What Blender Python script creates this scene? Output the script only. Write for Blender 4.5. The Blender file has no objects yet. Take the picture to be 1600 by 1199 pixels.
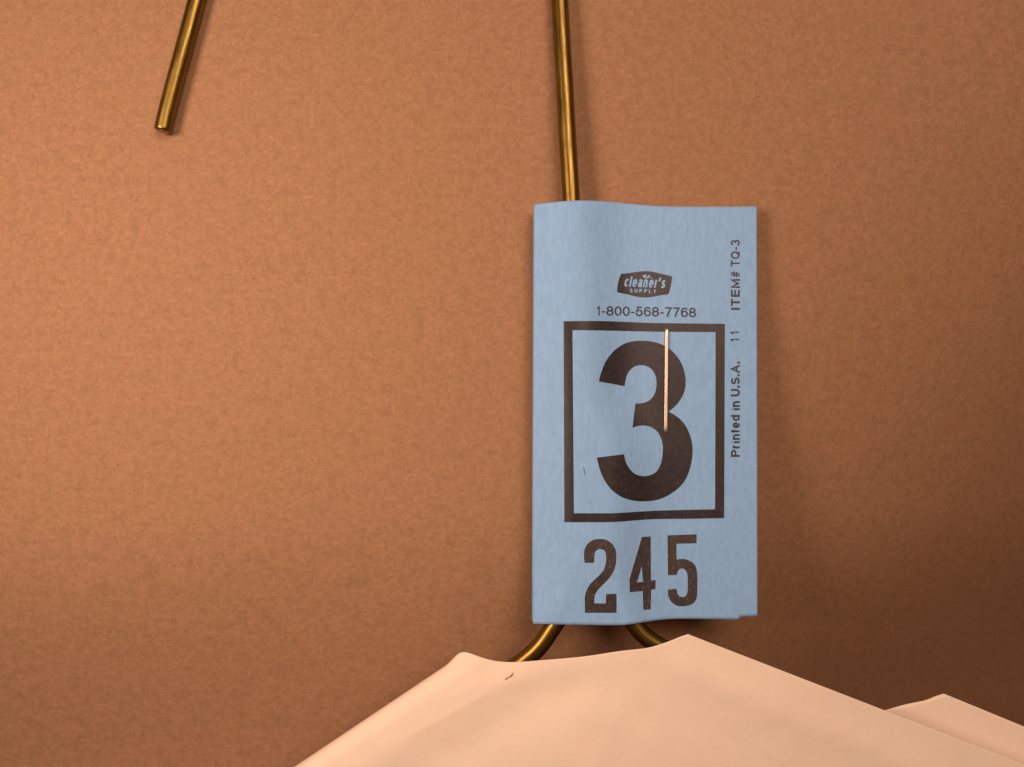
import bpy, bmesh, math
from mathutils import Vector, noise
from mathutils.geometry import tessellate_polygon

scene = bpy.context.scene
MM = 0.001
W, HGT = 1600.0, 1199.0            # photograph size in pixels
CAM_Z = 116.0                      # camera height above the brown paper, mm
HFOV = math.radians(60.0)
K = 2.0 * math.tan(HFOV / 2) / W   # mm per pixel per mm of depth

# ------------------------------------------------------------------ camera
cam_d = bpy.data.cameras.new('camera')
cam_d.sensor_width = 6.2
cam_d.lens = 6.2 / 2 / math.tan(HFOV / 2)
cam_d.clip_start = 0.002
cam_d.clip_end = 20.0
cam_d.dof.use_dof = True
cam_d.dof.focus_distance = (CAM_Z - 4.2) * MM
cam_d.dof.aperture_fstop = 4.0
cam = bpy.data.objects.new('camera', cam_d)
cam.location = (0, 0, CAM_Z * MM)
cam.rotation_euler = (0, 0, 0)
scene.collection.objects.link(cam)
scene.camera = cam

# ------------------------------------------------------------------ world and lamps
world = bpy.data.worlds.new('World')
scene.world = world
world.use_nodes = True
bg = world.node_tree.nodes['Background']
bg.inputs['Color'].default_value = (1.0, 0.34, 0.12, 1)
bg.inputs['Strength'].default_value = 0.055

WARM = (1.0, 0.71, 0.545)

def lamp(name, loc, target, sx, sy, power, color=WARM, spread=180):
    d = bpy.data.lights.new(name, 'AREA')
    d.shape = 'RECTANGLE'
    d.size = sx * MM
    d.size_y = sy * MM
    d.energy = power
    d.color = color
    d.spread = math.radians(spread)      # a shaded lamp throws a narrower beam
    o = bpy.data.objects.new(name, d)
    o.location = Vector(loc) * MM
    o.rotation_euler = (Vector(target) - Vector(loc)).to_track_quat('-Z', 'Y').to_euler()
    scene.collection.objects.link(o)
    return o

lamp('key_lamp', (-106, 24, 122), (-30, 10, 0), 56, 56, 0.086, spread=105)
lamp('ceiling_lamp', (80, 112, 240), (5, 10, 0), 140, 140, 0.53)

vs = scene.view_settings
vs.view_transform = 'Standard'
vs.look = 'None'
vs.exposure = 0.0
vs.gamma = 1.0
vs.use_curve_mapping = False

# ------------------------------------------------------------------ helpers
def P(px, py, z):
    """photograph pixel at height z (mm) above the paper -> metres"""
    s = K * (CAM_Z - z)
    return Vector(((px - W / 2) * s, (HGT / 2 - py) * s, z)) * MM

def smooth01(a, b, x):
    t = min(1.0, max(0.0, (x - a) / (b - a)))
    return t * t * (3 - 2 * t)

def poly_at(pts, x):
    """piecewise linear y(x)"""
    if x <= pts[0][0]:
        return pts[0][1]
    for (x0, y0), (x1, y1) in zip(pts, pts[1:]):
        if x <= x1:
            return y0 + (y1 - y0) * (x - x0) / (x1 - x0)
    return pts[-1][1]

def crom(pts, n=6, closed=False):
    """Catmull-Rom through points of any dimension"""
    out = []
    m = len(pts)
    segs = m if closed else m - 1
    for i in range(segs):
        if closed:
            p0, p1, p2, p3 = (pts[(i + k - 1) % m] for k in range(4))
        else:
            p1, p2 = pts[i], pts[i + 1]
            p0 = pts[i - 1] if i > 0 else p1
            p3 = pts[i + 2] if i + 2 < m else p2
        for k in range(n):
            t = k / n
            out.append(tuple(0.5 * (2 * b + (c - a) * t + (2 * a - 5 * b + 4 * c - d) * t * t
                                    + (3 * b - a - 3 * c + d) * t ** 3)
                             for a, b, c, d in zip(p0, p1, p2, p3)))
    if not closed:
        out.append(tuple(pts[-1]))
    return out

def resample_y(pts):
    return crom(pts, 8)

def link(name, mesh, mat, parent=None, smooth=True):
    o = bpy.data.objects.new(name, mesh)
    scene.collection.objects.link(o)
    if mat:
        mesh.materials.append(mat)
    if smooth:
        mesh.polygons.foreach_set('use_smooth', [True] * len(mesh.polygons))
    if parent:
        o.parent = parent
        o.matrix_parent_inverse = parent.matrix_world.inverted()
    return o

def empty(name, loc, label, cat):
    o = bpy.data.objects.new(name, None)
    o.empty_display_size = 0.01
    o.location = loc
    scene.collection.objects.link(o)
    o['label'] = label
    o['category'] = cat
    bpy.context.view_layer.update()
    return o

def grid_mesh(name, rows):
    """rows: list of equally long lists of Vectors"""
    n = len(rows[0])
    verts = [v for r in rows for v in r]
    faces = []
    for j in range(len(rows) - 1):
        for i in range(n - 1):
            a = j * n + i
            faces.append((a, a + n, a + n + 1, a + 1))
    me = bpy.data.meshes.new(name)
    me.from_pydata(verts, [], faces)
    me.update()
    return me

def solidify(o, t, offset=-1):
    m = o.modifiers.new('thickness', 'SOLIDIFY')
    m.thickness = t * MM
    m.offset = offset

def tube_mesh(name, pts, r, nseg=20, end_bevel=0.25):
    """round wire through pts (Vectors, metres), radius r in mm, with slightly rounded cut ends"""
    r *= MM
    pts = [Vector(p) for p in pts]
    bm = bmesh.new()
    rings = []
    tang = []
    for i in range(len(pts)):
        a = pts[max(0, i - 1)]
        b = pts[min(len(pts) - 1, i + 1)]
        tang.append((b - a).normalized())
    up = Vector((0, 0, 1))
    side = tang[0].cross(up).normalized()
    def ring(c, s, u, rad):
        return [bm.verts.new(c + (s * math.cos(2 * math.pi * k / nseg) + u * math.sin(2 * math.pi * k / nseg)) * rad)
                for k in range(nseg)]
    frames = []
    for i, p in enumerate(pts):
        t = tang[i]
        side = (side - t * side.dot(t)).normalized()
        frames.append((p, side.copy(), side.cross(t).normalized(), t))
    p, s, u, t = frames[0]
    rings.append(ring(p - t * r * 0.22, s, u, r * 0.72))
    rings.append(ring(p - t * r * 0.12, s, u, r * 0.92))
    for (p, s, u, t) in frames:
        rings.append(ring(p, s, u, r))
    p, s, u, t = frames[-1]
    rings.append(ring(p + t * r * 0.12, s, u, r * 0.92))
    rings.append(ring(p + t * r * 0.22, s, u, r * 0.72))
    for a, b in zip(rings, rings[1:]):
        for k in range(nseg):
            bm.faces.new((a[k], a[(k + 1) % nseg], b[(k + 1) % nseg], b[k]))
    bm.faces.new(rings[0][::-1])
    bm.faces.new(rings[-1])
    # UV in millimetres: round the wire, along the wire
    uvl = bm.loops.layers.uv.new('UVMap')
    info = {}
    acc = 0.0
    for j, rg in enumerate(rings):
        if j:
            acc += (rg[0].co - rings[j - 1][0].co).length / MM
        for k, v in enumerate(rg):
            info[v] = (k, acc)
    for f in bm.faces:
        ks = [info[l.vert][0] for l in f.loops]
        wrap = max(ks) - min(ks) > nseg / 2
        for l in f.loops:
            k, ac = info[l.vert]
            if wrap and k < nseg / 2:
                k += nseg
            l[uvl].uv = (k / nseg * 2 * math.pi * r / MM, ac)
    bmesh.ops.recalc_face_normals(bm, faces=bm.faces)
    me = bpy.data.meshes.new(name)
    bm.to_mesh(me)
    bm.free()
    return me

# ------------------------------------------------------------------ materials
def new_mat(name):
    m = bpy.data.materials.new(name)
    m.use_nodes = True
    nt = m.node_tree
    return m, nt, nt.nodes['Principled BSDF']

def nn(nt, t, **kw):
    n = nt.nodes.new(t)
    for k, v in kw.items():
        setattr(n, k, v)
    return n

def noise_fac(nt, scale, detail=3, rough=0.55, lo=0.3, hi=0.7, stretch=None, rot=0.0, dist=0.0, coord='Object'):
    """noise in object space, remapped to 0..1"""
    tc = nn(nt, 'ShaderNodeTexCoord')
    mp = nn(nt, 'ShaderNodeMapping')
    mp.inputs['Rotation'].default_value = (0, 0, rot)
    if stretch:
        mp.inputs['Scale'].default_value = stretch
    nt.links.new(tc.outputs[coord], mp.inputs['Vector'])
    no = nn(nt, 'ShaderNodeTexNoise')
    no.inputs['Scale'].default_value = scale
    no.inputs['Detail'].default_value = detail
    no.inputs['Roughness'].default_value = rough
    no.inputs['Distortion'].default_value = dist
    nt.links.new(mp.outputs['Vector'], no.inputs['Vector'])
    mr = nn(nt, 'ShaderNodeMapRange')
    mr.inputs['From Min'].default_value = lo
    mr.inputs['From Max'].default_value = hi
    nt.links.new(no.outputs['Fac'], mr.inputs['Value'])
    return mr.outputs['Result']

def mixc(nt, fac, a, b, blend='MIX'):
    m = nn(nt, 'ShaderNodeMix', data_type='RGBA', blend_type=blend)
    for sock, val in ((m.inputs[0], fac), (m.inputs[6], a), (m.inputs[7], b)):
        if hasattr(val, 'is_linked') or hasattr(val, 'links'):
            nt.links.new(val, sock)
        elif isinstance(val, (int, float)):
            sock.default_value = val
        else:
            sock.default_value = (*val, 1)
    return m.outputs[2]

def math_n(nt, op, a, b):
    m = nn(nt, 'ShaderNodeMath', operation=op)
    for sock, val in ((m.inputs[0], a), (m.inputs[1], b)):
        if isinstance(val, (int, float)):
            sock.default_value = val
        else:
            nt.links.new(val, sock)
    return m.outputs[0]

def bump(nt, bsdf, height, dist_mm, strength=1.0):
    b = nn(nt, 'ShaderNodeBump')
    b.inputs['Strength'].default_value = strength
    b.inputs['Distance'].default_value = dist_mm * MM
    nt.links.new(height, b.inputs['Height'])
    nt.links.new(b.outputs['Normal'], bsdf.inputs['Normal'])

def scaled(c, f):
    return tuple(min(1.0, x * f) for x in c)

# brown kraft paper
KRAFT = (0.357, 0.193, 0.108)
m_kraft, nt, b = new_mat('kraft_paper')
c = mixc(nt, noise_fac(nt, 1700, 4, 0.65, 0.32, 0.68), scaled(KRAFT, 0.86), scaled(KRAFT, 1.12))
c = mixc(nt, math_n(nt, 'MULTIPLY', noise_fac(nt, 700, 4, 0.65, 0.46, 0.70), 0.50), c, (0.231, 0.128, 0.067))
c = mixc(nt, math_n(nt, 'MULTIPLY', noise_fac(nt, 330, 4, 0.65, 0.38, 0.66), 0.55), c, mixc(nt, 0.5, c, (0.295, 0.187, 0.090)))
c = mixc(nt, math_n(nt, 'MULTIPLY', noise_fac(nt, 3000, 2, 0.5, 0.60, 0.72, (0.6, 1.0, 1), 0.35), 0.45), c, (0.202, 0.110, 0.058))
c = mixc(nt, math_n(nt, 'MULTIPLY', noise_fac(nt, 2400, 2, 0.5, 0.60, 0.74, (0.26, 1.0, 1), 0.45), 0.36), c, (0.43, 0.255, 0.15))
c = mixc(nt, math_n(nt, 'MULTIPLY', noise_fac(nt, 2000, 2, 0.5, 0.64, 0.72, (1.0, 0.22, 1), 0.9), 0.22), c, (0.212, 0.118, 0.065))
c = mixc(nt, math_n(nt, 'MULTIPLY', noise_fac(nt, 5200, 2, 0.6, 0.3, 0.7), 0.12), c, (0.21, 0.112, 0.057))
nt.links.new(c, b.inputs['Base Color'])
b.inputs['Roughness'].default_value = 0.85
b.inputs['Specular IOR Level'].default_value = 0.2
hgt = math_n(nt, 'ADD', noise_fac(nt, 1900, 4, 0.6), math_n(nt, 'MULTIPLY', noise_fac(nt, 420, 2), 1.0))
bump(nt, b, hgt, 0.022, 0.8)

# blue tag paper
TAG = (0.246, 0.455, 0.755)
def tag_colour(nt):
    c = mixc(nt, noise_fac(nt, 900, 3, 0.55, 0.3, 0.7, (2.2, 0.7, 1)), scaled(TAG, 0.93), scaled(TAG, 1.06))
    c = mixc(nt, math_n(nt, 'MULTIPLY', noise_fac(nt, 2600, 2, 0.5, 0.55, 0.75, (2.0, 0.5, 1)), 0.26), c, (0.155, 0.36, 0.75))
    c = mixc(nt, math_n(nt, 'MULTIPLY', noise_fac(nt, 2300, 2, 0.5, 0.58, 0.78, (2.0, 0.5, 1), 0.4), 0.24), c, (0.37, 0.53, 0.73))
    return c
m_tag, nt, b = new_mat('blue_tag_paper')
nt.links.new(tag_colour(nt), b.inputs['Base Color'])
b.inputs['Roughness'].default_value = 0.75
b.inputs['Specular IOR Level'].default_value = 0.3
bump(nt, b, noise_fac(nt, 2000, 3, 0.6, 0.3, 0.7, (1.6, 0.7, 1)), 0.012, 0.6)

def ink(name, base, wear, gloss, spec=0.32):
    m, nt, b = new_mat(name)
    c = mixc(nt, noise_fac(nt, 1400, 3), scaled(base, 0.8), scaled(base, 1.25))
    w = math_n(nt, 'MULTIPLY', noise_fac(nt, 2600, 3, 0.6, 0.58, 0.78, (1.6, 0.8, 1)), wear)
    c = mixc(nt, w, c, (0.26, 0.30, 0.38))
    nt.links.new(c, b.inputs['Base Color'])
    b.inputs['Roughness'].default_value = gloss
    b.inputs['Specular IOR Level'].default_value = spec
    bump(nt, b, noise_fac(nt, 1600, 3, 0.6, 0.3, 0.7, (1.8, 0.7, 1)), 0.010, 0.7)
    return m
m_ink = ink('black_printing_ink', (0.028, 0.022, 0.025), 0.15, 0.40)
m_stamp = ink('worn_stamped_ink', (0.046, 0.036, 0.035), 0.55, 0.40, 0.5)
m_fine = ink('fine_printing_ink', (0.040, 0.036, 0.040), 0.35, 0.5)
m_faint = ink('faint_ink', (0.15, 0.16, 0.19), 0.5, 0.6)
m_knock, nt, b = new_mat('bare_tag_paper_lettering')
nt.links.new(tag_colour(nt), b.inputs['Base Color'])
b.inputs['Roughness'].default_value = 0.75

# white cape paper
CAPE = (0.885, 0.735, 0.60)
m_cape, nt, b = new_mat('white_cape_paper')
c = mixc(nt, noise_fac(nt, 90, 3), scaled(CAPE, 0.975), scaled(CAPE, 1.02))
c = mixc(nt, math_n(nt, 'MULTIPLY', noise_fac(nt, 700, 3, 0.6, 0.4, 0.75), 0.12), c, (0.85, 0.71, 0.56))
nt.links.new(c, b.inputs['Base Color'])
b.inputs['Roughness'].default_value = 0.9
b.inputs['Specular IOR Level'].default_value = 0.12
bump(nt, b, math_n(nt, 'ADD', noise_fac(nt, 1800, 3), math_n(nt, 'MULTIPLY', noise_fac(nt, 260, 3), 2.0)), 0.014, 0.7)

# brass-plated wire
m_brass, nt, b = new_mat('brass_plated_wire')
c = mixc(nt, noise_fac(nt, 0.7, 4, 0.6, 0.3, 0.7, (1.6, 0.25, 1), coord='UV'), (0.17, 0.108, 0.024), (0.28, 0.185, 0.048))
c = mixc(nt, math_n(nt, 'MULTIPLY', noise_fac(nt, 2.2, 3, 0.6, 0.56, 0.72, (1.0, 0.3, 1), coord='UV'), 0.5), c, (0.09, 0.050, 0.016))
nt.links.new(c, b.inputs['Base Color'])
b.inputs['Metallic'].default_value = 1.0
r = nn(nt, 'ShaderNodeMapRange')
nt.links.new(noise_fac(nt, 3.0, 3, 0.6, 0.3, 0.7, (2.0, 0.08, 1.0), coord='UV'), r.inputs['Value'])
r.inputs['To Min'].default_value = 0.28
r.inputs['To Max'].default_value = 0.48
nt.links.new(r.outputs['Result'], b.inputs['Roughness'])
bump(nt, b, noise_fac(nt, 4.0, 2, 0.5, 0.3, 0.7, (2.0, 0.06, 1.0), coord='UV'), 0.010, 0.5)

m_cut, nt, b = new_mat('bare_cut_metal')
c = mixc(nt, noise_fac(nt, 3000, 2), (0.30, 0.22, 0.15), (0.55, 0.44, 0.33))
nt.links.new(c, b.inputs['Base Color'])
b.inputs['Metallic'].default_value = 1.0
b.inputs['Roughness'].default_value = 0.45

m_staple, nt, b = new_mat('staple_steel')
c = mixc(nt, noise_fac(nt, 3000, 2, 0.5, 0.3, 0.7, (1, 0.2, 1)), (0.58, 0.48, 0.39), (0.66, 0.56, 0.46))
nt.links.new(c, b.inputs['Base Color'])
b.inputs['Metallic'].default_value = 1.0
b.inputs['Roughness'].default_value = 0.45

m_speck, nt, b = new_mat('ochre_speck')
c = mixc(nt, noise_fac(nt, 4000, 2), (0.34, 0.19, 0.05), (0.55, 0.36, 0.12))
nt.links.new(c, b.inputs['Base Color'])
b.inputs['Roughness'].default_value = 0.9

# ------------------------------------------------------------------ surface: brown paper sheet
def kraft_z(x, y):
    """the sheet is made to sag away, and so darken, towards the lower right"""
    u = x * 0.8 - y * 0.6 - 8  # slope added to turn the lower right away from the lamps
    z = 0.0
    if u > 0:
        z -= 0.0050 * u * u if u < 58 else 0.0050 * 58 * 58 + 0.580 * (u - 58)
    z -= 5.8 * smooth01(-17, -56, y)          # a dip under the cape, added to deepen the shade along its edges
    if abs(x) < 200 and abs(y) < 200:
        z += 0.16 * noise.noise(Vector((x * 0.035, y * 0.035, 1.3)))
        z += 0.05 * noise.noise(Vector((x * 0.11, y * 0.11, 4.7)))
    return z
DENTS = []
def add_dents():
    import random
    rg = random.Random(11)
    p0 = P(1310, 627, 0) / MM
    DENTS.append((p0.x - 1.5, p0.y + 0.3, 0.15, 1.6, 0.45, 0.10))
    DENTS.append((p0.x + 1.2, p0.y - 0.3, -0.10, 1.3, 0.40, -0.07))
    for k in range(26):
        DENTS.append((rg.uniform(-68, 68), rg.uniform(-50, 50), rg.uniform(0, 3.14), rg.uniform(0.8, 3.5), rg.uniform(0.35, 0.8),
                      rg.choice((-1, 1)) * rg.uniform(0.015, 0.045)))
add_dents()
def axis_coords():
    a_ = [-210 + 6 * k for k in range(22)]
    f = [-78 + 0.62 * k for k in range(int(156 / 0.62) + 1)]
    return a_ + f + [-x for x in a_[::-1]]
rows = []
ax = axis_coords()
for y in reversed(ax):
    row = []
    for x in ax:
        z = kraft_z(x, y)
        if abs(x) < 80 and abs(y) < 80:
            for (dx, dy, an, la, lb, h) in DENTS:
                if abs(x - dx) < 6 and abs(y - dy) < 6:
                    ca, sa = math.cos(an), math.sin(an)
                    p, q = (x - dx) * ca + (y - dy) * sa, -(x - dx) * sa + (y - dy) * ca
                    z += h * math.exp(-(p / la) ** 2 - (q / lb) ** 2)
        row.append(Vector((x, y, z)) * MM)
    rows.append(row)
o = link('brown_paper_surface', grid_mesh('brown_paper_surface', rows), m_kraft)
o['kind'] = 'structure'

# ------------------------------------------------------------------ wire hanger
WR = 1.12      # wire radius, mm

def zw(py):
    """height of the neck wire's axis along its run"""
    return poly_at([(0, 1.7), (315, 2.9), (975, 4.6), (1040, 4.8)], py)

hook_px = [(255, 203, 1.24), (263, 168, 1.24), (282, 97, 1.24), (308, 0, 1.25), (336, -110, 1.28), (372, -240, 1.32), (440, -370, 1.36),
           (550, -450, 1.4), (675, -455, 1.42), (785, -380, 1.45), (843, -260, 1.48), (865, -130, 1.52), (872, -50, 1.6),
           (876, 30, 1.75), (881.5, 120, 2.05), (887, 220, 2.45), (893, 320, 2.92), (901, 500, 3.38), (910, 700, 3.9), (912, 820, 4.2),
           (905, 900, 4.42), (884, 949, 4.53), (862, 983, 4.6), (843, 1010, 4.7), (816, 1034, 4.78), (772, 1064, 4.85), (690, 1117, 4.85),
           (560, 1208, 4.8), (360, 1330, 4.5), (160, 1450, 4.1)]
right_px = [(944, 745, 4.0), (945, 840, 4.25), (955, 905, 4.43), (972, 944, 4.50), (991, 975, 4.58),
            (1010, 996, 4.65), (1036, 1013, 4.62), (1070, 1028, 4.55), (1130, 1060, 4.35), (1250, 1118, 3.9), (1500, 1225, 3.0), (1900, 1390, 1.2)]

def wire_pts(px):
    return [P(*p) for p in crom(px, 8)]

hook_w = wire_pts(hook_px)
right_w = wire_pts(right_px)
hanger = empty('wire_hanger', P(912, 820, 0),
               'brass-coloured wire clothes hanger with its hook lying on brown paper', 'hanger')
hk = link('hook_wire', tube_mesh('hook_wire', hook_w, WR), m_brass, hanger)
link('shoulder_wire', tube_mesh('shoulder_wire', right_w, WR), m_brass, hanger)
# the cut end of the hook, bare metal
d = (hook_w[0] - hook_w[1]).normalized()
link('cut_end', tube_mesh('cut_end', [hook_w[0] + d * 0.10 * MM, hook_w[0] + d * 0.22 * MM], WR * 0.74), m_cut, hk)

# ------------------------------------------------------------------ laundry tag
left_wire = [(p[1], p[0]) for p in crom(hook_px, 8) if 300 <= p[1] <= 985 and p[0] > 800]
right_wire = [(p[1], p[0]) for p in crom(right_px, 8) if p[1] <= 985]
left_wire.sort()
right_wire.sort()

def z_back(py):
    return zw(py) - WR - 0.16

def z_front(px, py):
    xl = poly_at(left_wire, py)
    xr = xl
    if py > 600:
        xr = xl + (poly_at(right_wire, py) - xl) * smooth01(600, 720, py)
    if px < xl:
        dd = (xl - px) / 62.0
    elif px > xr:
        dd = (px - xr) / 60.0
    else:
        dd = 0.0
    h = math.exp(-dd ** 2.2)
    if px > xr:
        # the paper breaks more sharply beside the lower wire
        k = smooth01(780, 930, py)
        h = h * (1 - k) + k * math.exp(-(dd * 1.02) ** 1.35)
    wav = 0.10 * noise.noise(Vector((px * 0.006, py * 0.004, 2.0))) + 0.05 * noise.noise(Vector((px * 0.016, py * 0.008, 7.0)))
    # a soft crease running up from the lower right shoulder wire
    cr = 0.22 * smooth01(1182, 1100, px) * math.exp(-((px - 1000 + (py - 970) * -0.06) / 46.0) ** 2) * smooth01(700, 960, py) * 0.5
    # sharp crease beside the stamped digits
    xc = 964 + (py - 850) * 0.11
    tent = max(0.0, 1 - (px - xc) / 34.0) if px > xc else max(0.0, 1 - (xc - px) / 80.0)
    cr += 0.28 * tent * smooth01(790, 900, py)
    return z_back(py) + 0.30 + 2.30 * h + wav * 0.6 + cr

TOP = crom([(834, 320.2), (879, 314.9), (920, 313.8), (967, 317.0), (1010, 321.2), (1058, 323.2), (1120, 323.4), (1182.4, 322.9)], 6)
BOT = crom([(831.6, 974.6), (870, 975.8), (915, 976.6), (950, 977), (977, 976.4), (1001, 973), (1027, 969.2), (1058, 967), (1105, 967.2), (1154.4, 968.0)], 6)
BOT = BOT + [(1155.4, 963.6), (1183.4, 962.8)]

def tag_point(s, t):
    """s 0..1 left to right, t 0..1 top to bottom, photograph pixels"""
    xt = 834 + (1182.4 - 834) * s
    xb = 831.6 + (1183.4 - 831.6) * s
    yt = poly_at(TOP, xt)
    yb = poly_at(BOT, xb)
    return xt + (xb - xt) * t, yt + (yb - yt) * t

tag = empty('laundry_tag', P(1007, 960, 0),
            'blue paper laundry tag numbered 3 and 245, folded round the hanger neck and stapled', 'tag')
NS, NT = 150, 130
svals = sorted(set([i / NS for i in range(NS + 1)] + [(1154.2 - 831.6) / 351.8, (1155.5 - 831.6) / 351.8]))
rows = []
FOLD = 10
for j in range(NT + 1):
    t = j / NT
    row = []
    # back layer from the right edge to the fold
    for i in range(30):
        s = 0.985 - 0.975 * i / 29
        px, py = tag_point(s, t)
        py = min(max(py, 325), 962)
        row.append(P(px, py, z_back(py)))
    # rounded fold
    px0, py0 = tag_point(0.0, t)
    zf, zb = z_front(px0, py0), z_back(min(max(py0, 325), 962))
    for k in range(1, FOLD):
        a = math.pi * k / FOLD
        zz = (zf + zb) / 2 - (zf - zb) / 2 * math.cos(a)
        yy = min(max(py0, 325), 962) * (1 - k / FOLD) + py0 * k / FOLD
        row.append(P(px0 + 2.5 - 2.5 * math.sin(a), yy, zz))
    for s in svals:
        px, py = tag_point(s, t)
        if s == 0.0:
            px += 2.0
        row.append(P(px, py, z_front(px, py)))
    rows.append(row)
paper = link('paper', grid_mesh('paper', rows), m_tag, tag)
solidify(paper, 0.11, 0)

def print_mesh(name, polys, mat, lift=0.085, grid=(4.0, 8.0), tris=None):
    """flat print given as pixel polygons (each [outer, hole, ...]), laid on the tag's front"""
    bm = bmesh.new()
    if tris is None:
        tris = []
        for loops in polys:
            vl = [[Vector((x, y, 0)) for x, y in lp] for lp in loops]
            flat = [v for lp in vl for v in lp]
            for t in tessellate_polygon(vl):
                tris.append([flat[k] for k in t])
    for t in tris:
        try:
            bm.faces.new([bm.verts.new(v) for v in t])
        except ValueError:
            pass
    bmesh.ops.remove_doubles(bm, verts=bm.verts, dist=0.01)
    xs = [v.co.x for v in bm.verts]
    ys = [v.co.y for v in bm.verts]
    for axis, lo, hi, step in ((0, min(xs), max(xs), grid[0]), (1, min(ys), max(ys), grid[1])):
        q = math.ceil(lo / step) * step
        while q < hi:
            no = Vector((1, 0, 0)) if axis == 0 else Vector((0, 1, 0))
            bmesh.ops.bisect_plane(bm, geom=bm.verts[:] + bm.edges[:] + bm.faces[:], dist=1e-4, plane_co=no * q, plane_no=no)
            q += step
    for v in bm.verts:
        px, py = v.co.x, v.co.y
        v.co = P(px, py, z_front(px, py) + lift + v.co.z)
    bmesh.ops.recalc_face_normals(bm, faces=bm.faces)
    for f in bm.faces:
        if f.normal.z < 0:
            f.normal_flip()
    me = bpy.data.meshes.new(name)
    bm.to_mesh(me)
    bm.free()
    return link(name, me, mat, paper)

def from_zoom(pts, ox, oy, s):
    return [(ox + x / s, oy + y / s) for x, y in pts]

def glyph(runs, n=5):
    """runs of points: each run smoothed on its own, corners between runs"""
    out = []
    for r_ in runs:
        out += crom(r_, n) if len(r_) > 2 else list(r_)
    clean = [out[0]]
    for p in out[1:]:
        if abs(p[0] - clean[-1][0]) + abs(p[1] - clean[-1][1]) > 1e-3:
            clean.append(p)
    return clean

# frame round the numeral
def edge(pts):
    return crom(pts, 8)
outer = edge([(880.6, 502.2), (940, 501.9), (1010, 504.6), (1070, 505.6), (1132.6, 506.2)]) + \
        edge([(1131.4, 809.8), (1080, 810.8), (1020, 811.6), (960, 815.8), (920, 816.2), (881.8, 816.2)])
inner = edge([(894.4, 516.2), (940, 516.6), (1010, 518.2), (1070, 518.8), (1118.2, 519.0)]) + \
        edge([(1117.4, 796.0), (1080, 796.8), (1022, 798.4), (960, 802.0), (930, 802.2), (896.6, 802.2)])
print_mesh('printed_frame', [[outer, inner]], m_ink)

three = glyph([
    [(487, 447), (500, 395), (525, 330), (560, 275), (605, 230), (660, 197), (720, 182), (770, 180), (830, 184), (890, 200), (945, 228),
     (990, 270), (1025, 320), (1047, 375), (1057, 440), (1052, 500), (1035, 545), (1010, 585), (975, 622), (943, 645)],
    [(945, 647), (985, 668), (1020, 695), (1055, 735), (1080, 785), (1097, 840), (1103, 890), (1100, 950), (1085, 1022), (1055, 1094),
     (1005, 1153), (930, 1203), (860, 1228), (780, 1236), (700, 1228), (630, 1203), (570, 1158), (525, 1098), (495, 1030), (473, 948)],
    [(652, 926), (660, 965), (675, 1000), (700, 1035), (735, 1060), (780, 1070), (825, 1063), (865, 1040), (890, 1000), (903, 950),
     (908, 890), (902, 840), (887, 800), (862, 768), (825, 745), (785, 737), (745, 740), (708, 752)],
    [(727, 592), (770, 590), (810, 577), (840, 550), (860, 510), (866, 465), (862, 420), (848, 385), (822, 357), (790, 343), (755, 340),
     (720, 350), (690, 375), (668, 415), (656, 478)]])
print_mesh('printed_numeral', [[from_zoom(three, 820, 490, 4.208)]], m_ink)

two = glyph([
    [(103, 455), (97, 400), (97, 330), (115, 265), (160, 208), (220, 178), (290, 170), (360, 182), (420, 220), (460, 275), (478, 340),
     (478, 430), (462, 510), (430, 585), (380, 655), (310, 725), (255, 785), (228, 830), (218, 880), (218, 938)],
    [(355, 938), (360, 828)], [(482, 822), (482, 1050)], [(107, 1050), (105, 900)],
    [(105, 850), (120, 795), (160, 720), (220, 655), (280, 600), (325, 545), (350, 480), (360, 410), (356, 345), (338, 308), (300, 292),
     (262, 295), (235, 315), (220, 350), (215, 455)]])
four_o = [(785, 148), (888, 140), (892, 665), (948, 660), (945, 768), (893, 774), (890, 1008), (803, 1018), (795, 790), (640, 805), (637, 650)]
four_i = [(783, 490), (797, 683), (726, 687)]
five = glyph([
    [(1090, 128), (1435, 115)], [(1435, 222), (1195, 228)],
    [(1198, 418), (1260, 408), (1330, 420), (1390, 455), (1425, 500), (1440, 560), (1445, 640), (1444, 740), (1443, 820), (1430, 890),
     (1390, 940), (1330, 965), (1250, 972), (1180, 955), (1125, 905), (1100, 850), (1095, 775)],
    [(1195, 762), (1205, 815), (1230, 850), (1270, 862), (1310, 845), (1328, 800), (1330, 700), (1328, 600), (1310, 550), (1280, 525),
     (1245, 525), (1215, 550), (1195, 600)],
    [(1095, 603), (1092, 400)]])
Z5 = lambda p: from_zoom(p, 900, 820, 7.619)
def rag(pts, seed):
    """uneven edge of a hand-numbering stamp"""
    dense = []
    m = len(pts)
    for i in range(m):
        a, b_ = pts[i], pts[(i + 1) % m]
        k = max(1, int(math.hypot(b_[0] - a[0], b_[1] - a[1]) / 1.6))
        for q in range(k):
            dense.append((a[0] + (b_[0] - a[0]) * q / k, a[1] + (b_[1] - a[1]) * q / k))
    return [(x + 0.32 * noise.noise(Vector((x * 0.5, y * 0.5, seed))), y + 0.32 * noise.noise(Vector((x * 0.5, y * 0.5, seed + 9)))) for x, y in dense]
print_mesh('stamped_digit', [[rag(Z5(two), 1)]], m_stamp)
print_mesh('stamped_digit', [[rag(Z5(four_o), 2), rag(Z5(four_i), 3)]], m_stamp)
print_mesh('stamped_digit', [[rag(Z5(five), 4)]], m_stamp)

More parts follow.
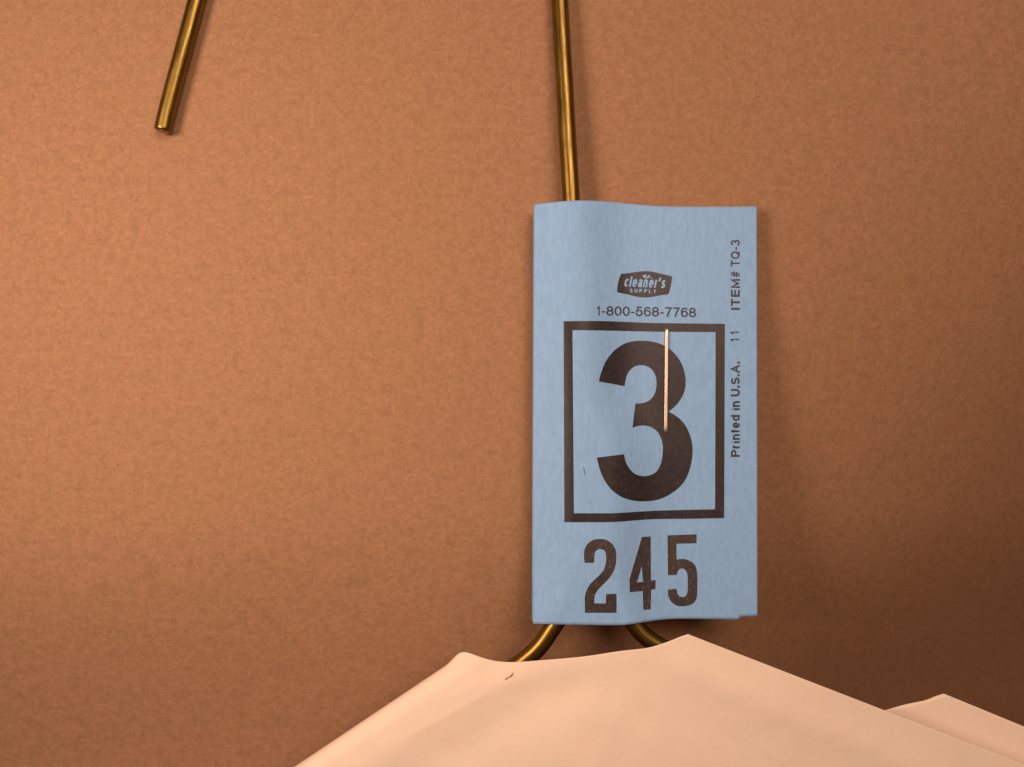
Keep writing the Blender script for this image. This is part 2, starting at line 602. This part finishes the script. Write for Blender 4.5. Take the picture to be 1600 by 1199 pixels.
# a plain grotesque alphabet drawn as strokes: centre lines in a unit box, widened afterwards
def arc(cx, cy, rx, ry, a0, a1, n=14):
    return [(cx + rx * math.cos(math.radians(a0 + (a1 - a0) * k / n)), cy + ry * math.sin(math.radians(a0 + (a1 - a0) * k / n))) for k in range(n + 1)]
def ring_(cx, cy, rx, ry, n=24):
    return arc(cx, cy, rx, ry, 90, 450, n)
XH = 0.74
GLYPHS = {      # width relative to cap height, strokes
    '0': (0.68, [ring_(.5, .5, .5, .5)]),
    '1': (0.42, [[(0.0, .74), (.45, .84), (.75, 1), (.76, 0)]]),
    '3': (0.68, [arc(.48, .76, .42, .24, 165, -80), arc(.47, .27, .53, .27, 80, -165)]),
    '5': (0.68, [[(.9, 1), (.22, 1), (.10, .47)] + arc(.47, .325, .53, .325, 140, -160)]),
    '6': (0.68, [ring_(.52, .32, .48, .32), arc(.54, .58, .54, .42, 35, 190)]),
    '7': (0.66, [[(0, 1), (1, 1), (.66, .60), (.45, .28), (.36, 0)]]),
    '8': (0.68, [ring_(.5, .76, .43, .24), ring_(.5, .27, .5, .27)]),
    '-': (0.36, [[(0, .37), (1, .37)]]),
    'P': (0.72, [[(0, 0), (0, 1)], [(0, 1), (.55, 1)] + arc(.6, .74, .4, .26, 80, -80) + [(.55, .48), (0, .48)]]),
    'r': (0.40, [[(0, 0), (0, XH)], arc(.75, .36, .7, .38, 175, 75, 8)]),
    'i': (0.10, [[(.5, 0), (.5, .62)], [(.5, .93), (.5, 1.0)]]),
    'n': (0.58, [[(0, 0), (0, XH)], arc(.5, .44, .5, .30, 170, 0, 10) + [(1, 0)]]),
    't': (0.34, [[(.42, .98), (.42, .16), (.55, .02), (1, .01)], [(0, XH), (1, XH)]]),
    'e': (0.60, [[(0, .37), (1, .37)] + arc(.5, .37, .5, .37, 0, 320, 22)[1:]]),
    'd': (0.60, [ring_(.48, .37, .48, .37), [(1, 0), (1, 1)]]),
    'U': (0.74, [[(0, 1), (0, .36)] + arc(.5, .36, .5, .36, 190, 350) + [(1, .36), (1, 1)]]),
    'S': (0.70, [arc(.5, .75, .46, .25, 20, 250, 14) + arc(.5, .26, .5, .26, 70, -165, 14)]),
    'A': (0.80, [[(0, 0), (.5, 1), (1, 0)], [(.2, .34), (.8, .34)]]),
    '.': (0.12, [[(.5, -.02), (.5, .10)]]),
    'I': (0.10, [[(.5, 0), (.5, 1)]]),
    'T': (0.72, [[(0, 1), (1, 1)], [(.5, 1), (.5, 0)]]),
    'E': (0.66, [[(1, 1), (0, 1), (0, 0), (1, 0)], [(0, .53), (.92, .53)]]),
    'M': (0.86, [[(0, 0), (0, 1), (.5, .12), (1, 1), (1, 0)]]),
    '#': (0.62, [[(.18, 0), (.40, 1)], [(.60, 0), (.82, 1)], [(0, .34), (.92, .34)], [(.08, .67), (1, .67)]]),
    'Q': (0.86, [ring_(.5, .5, .5, .5), [(.6, .26), (1.0, -.04)]]),
    'c': (0.54, [arc(.52, .37, .52, .37, 40, 320, 20)]),
    'l': (0.10, [[(.5, 0), (.5, 1)]]),
    'a': (0.56, [arc(.5, .54, .44, .20, 165, 10, 10) + [(.94, .12), (1.02, 0)], ring_(.44, .20, .44, .20)]),
    's': (0.52, [arc(.5, .55, .44, .19, 20, 250, 12) + arc(.5, .19, .48, .19, 70, -165, 12)]),
    "'": (0.10, [[(.6, 1.02), (.4, .78)]]),
    'L': (0.62, [[(0, 1), (0, 0), (1, 0)]]),
    'Y': (0.76, [[(0, 1), (.5, .46), (1, 1)], [(.5, .48), (.5, 0)]]),
    ' ': (0.22, []),
}

def stroke_quads(pts, w):
    """quads along a centre line, mitred at the joints"""
    closed = len(pts) > 4 and math.hypot(pts[0][0] - pts[-1][0], pts[0][1] - pts[-1][1]) < 1e-6
    if closed:
        pts = pts[:-1]
    m = len(pts)
    offs = []
    for i in range(m):
        p = Vector((*pts[i], 0))
        pr = Vector((*pts[i - 1], 0)) if (i > 0 or closed) else None
        nx = Vector((*pts[(i + 1) % m], 0)) if (i < m - 1 or closed) else None
        d0 = (p - pr).normalized() if pr is not None else None
        d1 = (nx - p).normalized() if nx is not None else None
        d0 = d0 or d1
        d1 = d1 or d0
        n0 = Vector((-d0.y, d0.x, 0))
        n1 = Vector((-d1.y, d1.x, 0))
        mm = (n0 + n1)
        mm = mm.normalized() if mm.length > 1e-6 else n0
        f = min(2.2, 1.0 / max(0.3, mm.dot(n0)))
        offs.append((p + mm * (w / 2 * f), p - mm * (w / 2 * f)))
    out = []
    for i in range(m if closed else m - 1):
        a_, b2 = offs[i], offs[(i + 1) % m]
        out.append([a_[0], a_[1], b2[1], b2[0]])
    return out

def text_print(name, body, box, mat, rot=False, slant=0.0, w=0.13, gap=0.16, shear=0.0, lift=0.085, narrow=1.0):
    """lettering fitted to a pixel box (x0, y0, x1, y1) measured on cap height; rot: reads upwards"""
    strokes = []
    x = 0.0
    for ch in body:
        gw, lines = GLYPHS[ch]
        gw = gw * narrow
        for ln in lines:
            iw = max(0.0, gw - w)
            cl = [(x + w / 2 + px * iw, w / 2 + py * (1 - w)) for px, py in ln]
            if gw <= w:
                cl = [(x + gw / 2 + (px - .5) * 0.12, w / 2 + py * (1 - w)) for px, py in ln]
            if ch in '.iIl':
                cl = [(x + max(gw, w) / 2, q[1]) for q in cl]
            # straight ends run to the full height of the letter
            strokes.append(cl)
        x += max(gw, w if lines else gw) + gap
    total = x - gap
    quads = []
    for k, cl in enumerate(strokes):
        cl = list(cl)
        if len(cl) >= 2:                       # extend vertical stroke ends by half a width
            for e, f in ((0, 1), (-1, -2)):
                dx, dy = cl[e][0] - cl[f][0], cl[e][1] - cl[f][1]
                ln = math.hypot(dx, dy)
                if ln > 0.08 and abs(dy) > 0.85 * ln and math.hypot(cl[0][0] - cl[-1][0], cl[0][1] - cl[-1][1]) > 1e-6:
                    cl[e] = (cl[e][0] + dx / ln * w / 2, cl[e][1] + dy / ln * w / 2)
                elif ln > 0.08 and abs(dx) > 0.85 * ln:
                    cl[e] = (cl[e][0] + dx / ln * w * 0.4, cl[e][1])
        for q in stroke_quads(cl, w):
            quads.append((k, q))
    out = []
    for k, q in quads:
        pts = []
        for v in q:
            u = (v.x + shear * v.y) / total
            t = v.y
            if rot:
                px = box[2] - t * (box[2] - box[0]) + slant * (u - .5)
                py = box[3] - u * (box[3] - box[1])
            else:
                px = box[0] + u * (box[2] - box[0])
                py = box[3] - t * (box[3] - box[1]) + slant * (u - .5)
            pts.append(Vector((px, py, (k % 4) * 0.004)))
        out.append(pts)
    return print_mesh(name, None, mat, lift, tris=out)

text_print('printed_phone_number', '1-800-568-7768', (931.5, 479.6, 1087.5, 494.6), m_fine, slant=3.0, w=0.145, gap=0.10)
text_print('printed_side_line', 'Printed in U.S.A.', (1142.2, 565.4, 1155.8, 714.2), m_fine, rot=True, w=0.195, gap=0.12)
text_print('printed_side_line', '11', (1141.0, 517.2, 1154.8, 535.2), m_fine, rot=True, w=0.14, gap=0.30)
text_print('printed_side_line', 'ITEM', (1142.2, 436.0, 1155.8, 484.4), m_fine, rot=True, w=0.195, gap=0.15)
text_print('printed_side_line', '#', (1142.2, 424.2, 1155.8, 433.6), m_fine, rot=True, w=0.125)
text_print('printed_side_line', 'TQ-3', (1142.0, 374.8, 1155.8, 416.6), m_fine, rot=True, w=0.165, gap=0.13)

# badge with knocked-out lettering
Z10 = lambda p: from_zoom(p, 940, 410, 10.0)
badge = glyph([[(302, 190), (320, 180), (400, 172), (550, 150), (690, 140), (800, 150), (950, 185), (1080, 215), (1099, 228), (1100, 250),
                (1085, 350), (1060, 450), (1045, 492), (1025, 503), (940, 512), (800, 538), (680, 550), (550, 538), (400, 502), (265, 474),
                (246, 462), (243, 440), (252, 350), (280, 240), (295, 200), (302, 190)]])
print_mesh('printed_badge', [[Z10(badge)[:-1]]], m_ink)
text_print('badge_lettering', "cleaner's", (974.6, 433.2, 1038.4, 449.4), m_knock, slant=2.6, w=0.19, gap=0.11, shear=0.22, lift=0.10, narrow=0.8)
text_print('badge_lettering', 'SUPPLY', (984.0, 451.8, 1025.6, 457.8), m_knock, slant=1.2, w=0.22, gap=0.42, lift=0.10)
leafs = []
for (cx, cy, rx, ry, an) in ((665, 222, 30, 17, 0.9), (735, 222, 26, 15, -0.8), (700, 240, 40, 10, 0.1), (772, 242, 16, 7, 0.5), (690, 205, 12, 20, 0.1)):
    lp = []
    for k in range(12):
        a = 2 * math.pi * k / 12
        x, y = rx * math.cos(a), ry * math.sin(a)
        lp.append((cx + x * math.cos(an) - y * math.sin(an), cy + x * math.sin(an) + y * math.cos(an)))
    leafs.append([Z10(lp)])
for i, lf in enumerate(leafs):
    print_mesh('badge_mark', [lf], m_knock, lift=0.10 + 0.004 * i)
# a small scratch of ink in the frame's lower left corner
print_mesh('ink_scratch', [[from_zoom([(383, 1012), (388, 1010), (396, 1045), (398, 1066), (392, 1064), (392, 1052)], 820, 490, 4.208)]], m_faint)

# staple: flat crown proud of the paper, bent corners, legs through both layers, points clinched behind
def staple_mesh():
    top = (1041.4, 514.0)
    bot = (1040.4, 676.5)
    w, h = 0.46, 0.36           # wire section, mm
    zt = z_front(*top) + 0.06
    zb_ = z_front(*bot) + 0.06
    path = []
    rb = 5.0                    # bend radius, px
    def lerp(f):
        return (top[0] + (bot[0] - top[0]) * f, top[1] + (bot[1] - top[1]) * f)
    zlow_t = z_back(top[1]) - 0.32
    zlow_b = z_back(bot[1]) - 0.32
    a = P(*lerp(0), zt)
    b_ = P(*lerp(1), zb_)
    dirv = (b_ - a).normalized()
    up = Vector((0, 0, 1)) * MM
    hh = h / 2
    path += [P(top[0], top[1] + 52, zlow_t), P(top[0], top[1] + 20, zlow_t - 0.05), P(top[0], top[1] + 4, zlow_t)]
    path += [a + up * (-0.25) + dirv * 0.0, a + up * (hh * 0.45) + dirv * 0.06 * MM, a + up * (hh * 0.85) + dirv * 0.20 * MM]
    for k in range(1, 20):
        f = k / 20
        px, py = lerp(f)
        zz = max(z_front(px, py) + 0.06, zt + (zb_ - zt) * f) + hh * 1.0
        path.append(P(px + 0.25 * math.sin(f * 5), py, zz))
    path += [b_ + up * (hh * 0.85) - dirv * 0.20 * MM, b_ + up * (hh * 0.45) - dirv * 0.06 * MM, b_ + up * (-0.25)]
    path += [P(bot[0], bot[1] - 4, zlow_b), P(bot[0], bot[1] - 20, zlow_b - 0.05), P(bot[0], bot[1] - 52, zlow_b)]
    bm = bmesh.new()
    side = Vector((1, 0, 0))
    prev = None
    first = None
    prof = []
    for k in range(16):         # rounded rectangle section
        an = 2 * math.pi * (k + 0.5) / 16
        cx, cy = math.cos(an), math.sin(an)
        ex = 0.45
        prof.append((w / 2 * math.copysign(abs(cx) ** ex, cx), h / 2 * math.copysign(abs(cy) ** ex, cy)))
    for i, p in enumerate(path):
        t = (path[min(i + 1, len(path) - 1)] - path[max(i - 1, 0)]).normalized()
        s = (side - t * side.dot(t)).normalized()
        u = s.cross(t).normalized()
        ring = [bm.verts.new(p + (s * x + u * y) * MM) for x, y in prof]
        if prev:
            for k in range(16):
                bm.faces.new((prev[k], prev[(k + 1) % 16], ring[(k + 1) % 16], ring[k]))
        else:
            first = ring
        prev = ring
    bm.faces.new(first[::-1])
    bm.faces.new(prev)
    bmesh.ops.recalc_face_normals(bm, faces=bm.faces)
    me = bpy.data.meshes.new('staple')
    bm.to_mesh(me)
    bm.free()
    return me
st = link('staple', staple_mesh(), m_staple, tag)
st['label'] = 'upright metal staple closing the tag'

# ------------------------------------------------------------------ white paper cape over the hanger's shoulders
cape = empty('paper_cape', P(900, 1199, 0),
             'white paper cape covering the shoulders of the wire hanger', 'paper cover')
L0, L1 = (709.5, 1032.0), (460.4, 1198.8)         # left fold
R0, R1 = (1075.0, 991.5), (1600.0, 1194.8)        # right edge of the front panel
BOTY = 1620.0
def on_line(a, b_, y):
    f = (y - a[1]) / (b_[1] - a[1])
    return a[0] + (b_[0] - a[0]) * f
TOPE = crom([(709.5, 1032), (711, 1027), (716, 1022), (723, 1019.4), (733, 1020.6), (755, 1028.4), (775, 1033.2), (801, 1034.9), (838, 1032.6),
             (910, 1026.3), (967, 1017.8), (1011, 1012.6), (1039, 1004.6), (1062, 995.6), (1075, 991.2)], 6)
TOPE = [p for i, p in enumerate(TOPE) if i == 0 or p[0] > TOPE[i - 1][0]]

def left_dist(px, py):
    dx, dy = L1[0] - L0[0], L1[1] - L0[1]
    n = math.hypot(dx, dy)
    return ((px - L0[0]) * dy - (py - L0[1]) * dx) / n   # positive to the right of the fold

RB = 30.0
def z_cape(px, py, fold=None):
    d = left_dist(px, py)
    along = max(0.0, (py - 1020) / 180.0)
    z = 7.5 - 0.0030 * max(0.0, px - 930) - 0.0000012 * max(0.0, px - 930) ** 2
    # ridge over the left shoulder wire, a shallow trough beside it
    z += 0.32 * math.exp(-((d - 62) / 34.0) ** 2) * smooth01(1025, 1075, py)
    z -= 0.30 * math.exp(-((d - 128) / 42.0) ** 2) * smooth01(1030, 1085, py)
    # right shoulder wire
    dr = ((px - 1022) * 0.397 - (py - 1003) * 0.918)
    z += 0.25 * math.exp(-((dr + 22) / 26.0) ** 2) * smooth01(1000, 1080, px)
    z += 0.13 * noise.noise(Vector((px * 0.0055, py * 0.008, 3.1))) + 0.06 * noise.noise(Vector((px * 0.02, py * 0.022, 5.1)))
    # faint crease lines in the paper
    for (ax, ay, bx, by, amp, wd) in ((1104, 1094, 1150, 1150, 0.06, 4), (1290, 1150, 1345, 1128, 0.06, 4), (930, 1199, 975, 1090, 0.05, 14), (1180, 1160, 1260, 1215, 0.04, 5), (640, 1150, 760, 1085, 0.05, 6)):
        vx, vy = bx - ax, by - ay
        ln = math.hypot(vx, vy)
        f = ((px - ax) * vx + (py - ay) * vy) / ln / ln
        q = ((px - ax) * vy - (py - ay) * vx) / ln
        z += amp * math.exp(-(q / wd) ** 2) * smooth01(-0.3, 0.2, f) * smooth01(1.3, 0.8, f)
    if py > 1230:
        z -= 3.4 * smooth01(1230, BOTY, py)
    if fold is not None:
        d = fold
    if d < RB:
        q = 1 - max(0.0, d) / RB
        z -= 2.1 * (1 - math.sqrt(max(0.0, 1 - q * q)))
    return z

def z_capeback(px, py):
    z = 2.35 - 0.0006 * max(0.0, px - 700) - 0.0000008 * max(0.0, px - 1300) ** 2
    z += 0.12 * noise.noise(Vector((px * 0.006, py * 0.008, 9.1)))
    if py > 1230:
        q = P(px, py, 0) / MM
        rest = kraft_z(q.x, q.y) + 0.30
        z = z + (rest - z) * smooth01(1230, BOTY, py)
    return z

NSC, NTC, NF = 190, 110, 14
rows = []
wt = TOPE[-1][0] - TOPE[0][0]
bx0, bx1 = on_line(L0, L1, BOTY), on_line(R0, R1, BOTY)
for j in range(NTC + 1):
    t = (j / NTC) ** 1.25
    width = wt + (bx1 - bx0 - wt) * t
    # columns crowd round the rounded fold
    srow = [RB * (1 - math.cos(math.pi / 2 * k / NF)) / 0.556 / width for k in range(NF)]
    s1 = RB / 0.556 / width
    srow += [s1 + (1 - s1) * i / NSC for i in range(NSC + 1)]
    row = []
    for s in srow:
        tx = TOPE[0][0] + wt * s
        ty = poly_at(TOPE, tx)
        base = 1032 + (tx - 709.5) * 0.02 if tx < 775 else ty     # the turned-up corner stays at the very top
        bx = bx0 + (bx1 - bx0) * s
        py = base + (BOTY - base) * t + (ty - base) * max(0.0, 1 - t / 0.019) ** 1.2
        row.append((tx + (bx - tx) * t, py, s * width * 0.556))
    rows.append(row)
vrows = []
for row in rows:
    px0, py0, f0 = row[0]
    zf = z_cape(px0, py0, f0)
    zb_ = min(zf - 0.6, z_capeback(px0, py0))
    out = []
    # underside returning under the fold
    for k in range(0, 8):
        a = math.pi / 2 * k / 8
        inset = 24.0 * (1 - math.sin(a))
        out.append(P(px0 + inset * 0.556, py0 + inset * 0.831, zf - (zf - zb_) * math.cos(a)))
    for (px, py, fd) in row:
        out.append(P(px, py, z_cape(px, py, fd)))
    vrows.append(out)
front = link('front_panel', grid_mesh('front_panel', vrows), m_cape, cape)
solidify(front, 0.10, 0)

FLAP = crom([(735, 1046), (900, 1060), (1100, 1080), (1240, 1130), (1330, 1122), (1373, 1112.5), (1413, 1101.4), (1445, 1094.6), (1462, 1088), (1475, 1084.2)], 6)
FLAPR0, FLAPR1 = (1475, 1084.2), (1600, 1135.5)
rows = []
for j in range(61):
    t = (j / 60) ** 1.2
    row = []
    for i in range(141):
        s = i / 140
        tx = FLAP[0][0] + (FLAP[-1][0] - FLAP[0][0]) * s
        ty = poly_at(FLAP, tx)
        bx = on_line(L0, L1, BOTY) + 40 + (on_line(FLAPR0, FLAPR1, BOTY) - on_line(L0, L1, BOTY) - 40) * s
        px, py = tx + (bx - tx) * t, ty + (BOTY - ty) * t
        row.append(P(px, py, z_capeback(px, py)))
    rows.append(row)
back = link('back_panel', grid_mesh('back_panel', rows), m_cape, cape)
solidify(back, 0.10, 0)

# ochre speck on the cape's front
sp = from_zoom([(880, 565), (905, 545), (935, 525), (965, 512), (985, 490), (1005, 468), (1022, 470), (1020, 492), (1000, 522), (975, 538),
                (945, 545), (920, 572), (895, 572)], 700, 1005, 10.0)
bm = bmesh.new()
top = [bm.verts.new(P(x, y, z_cape(x, y) + 0.10)) for x, y in sp]
low = [bm.verts.new(P(x, y, z_cape(x, y) + 0.03)) for x, y in sp]
bm.faces.new(top)
bm.faces.new(low[::-1])
for k in range(len(sp)):
    k2 = (k + 1) % len(sp)
    bm.faces.new((top[k], low[k], low[k2], top[k2]))
bmesh.ops.recalc_face_normals(bm, faces=bm.faces)
me = bpy.data.meshes.new('speck')
bm.to_mesh(me)
bm.free()
s_o = link('speck', me, m_speck, front, smooth=False)
s_o['label'] = 'tiny ochre speck on the white paper'
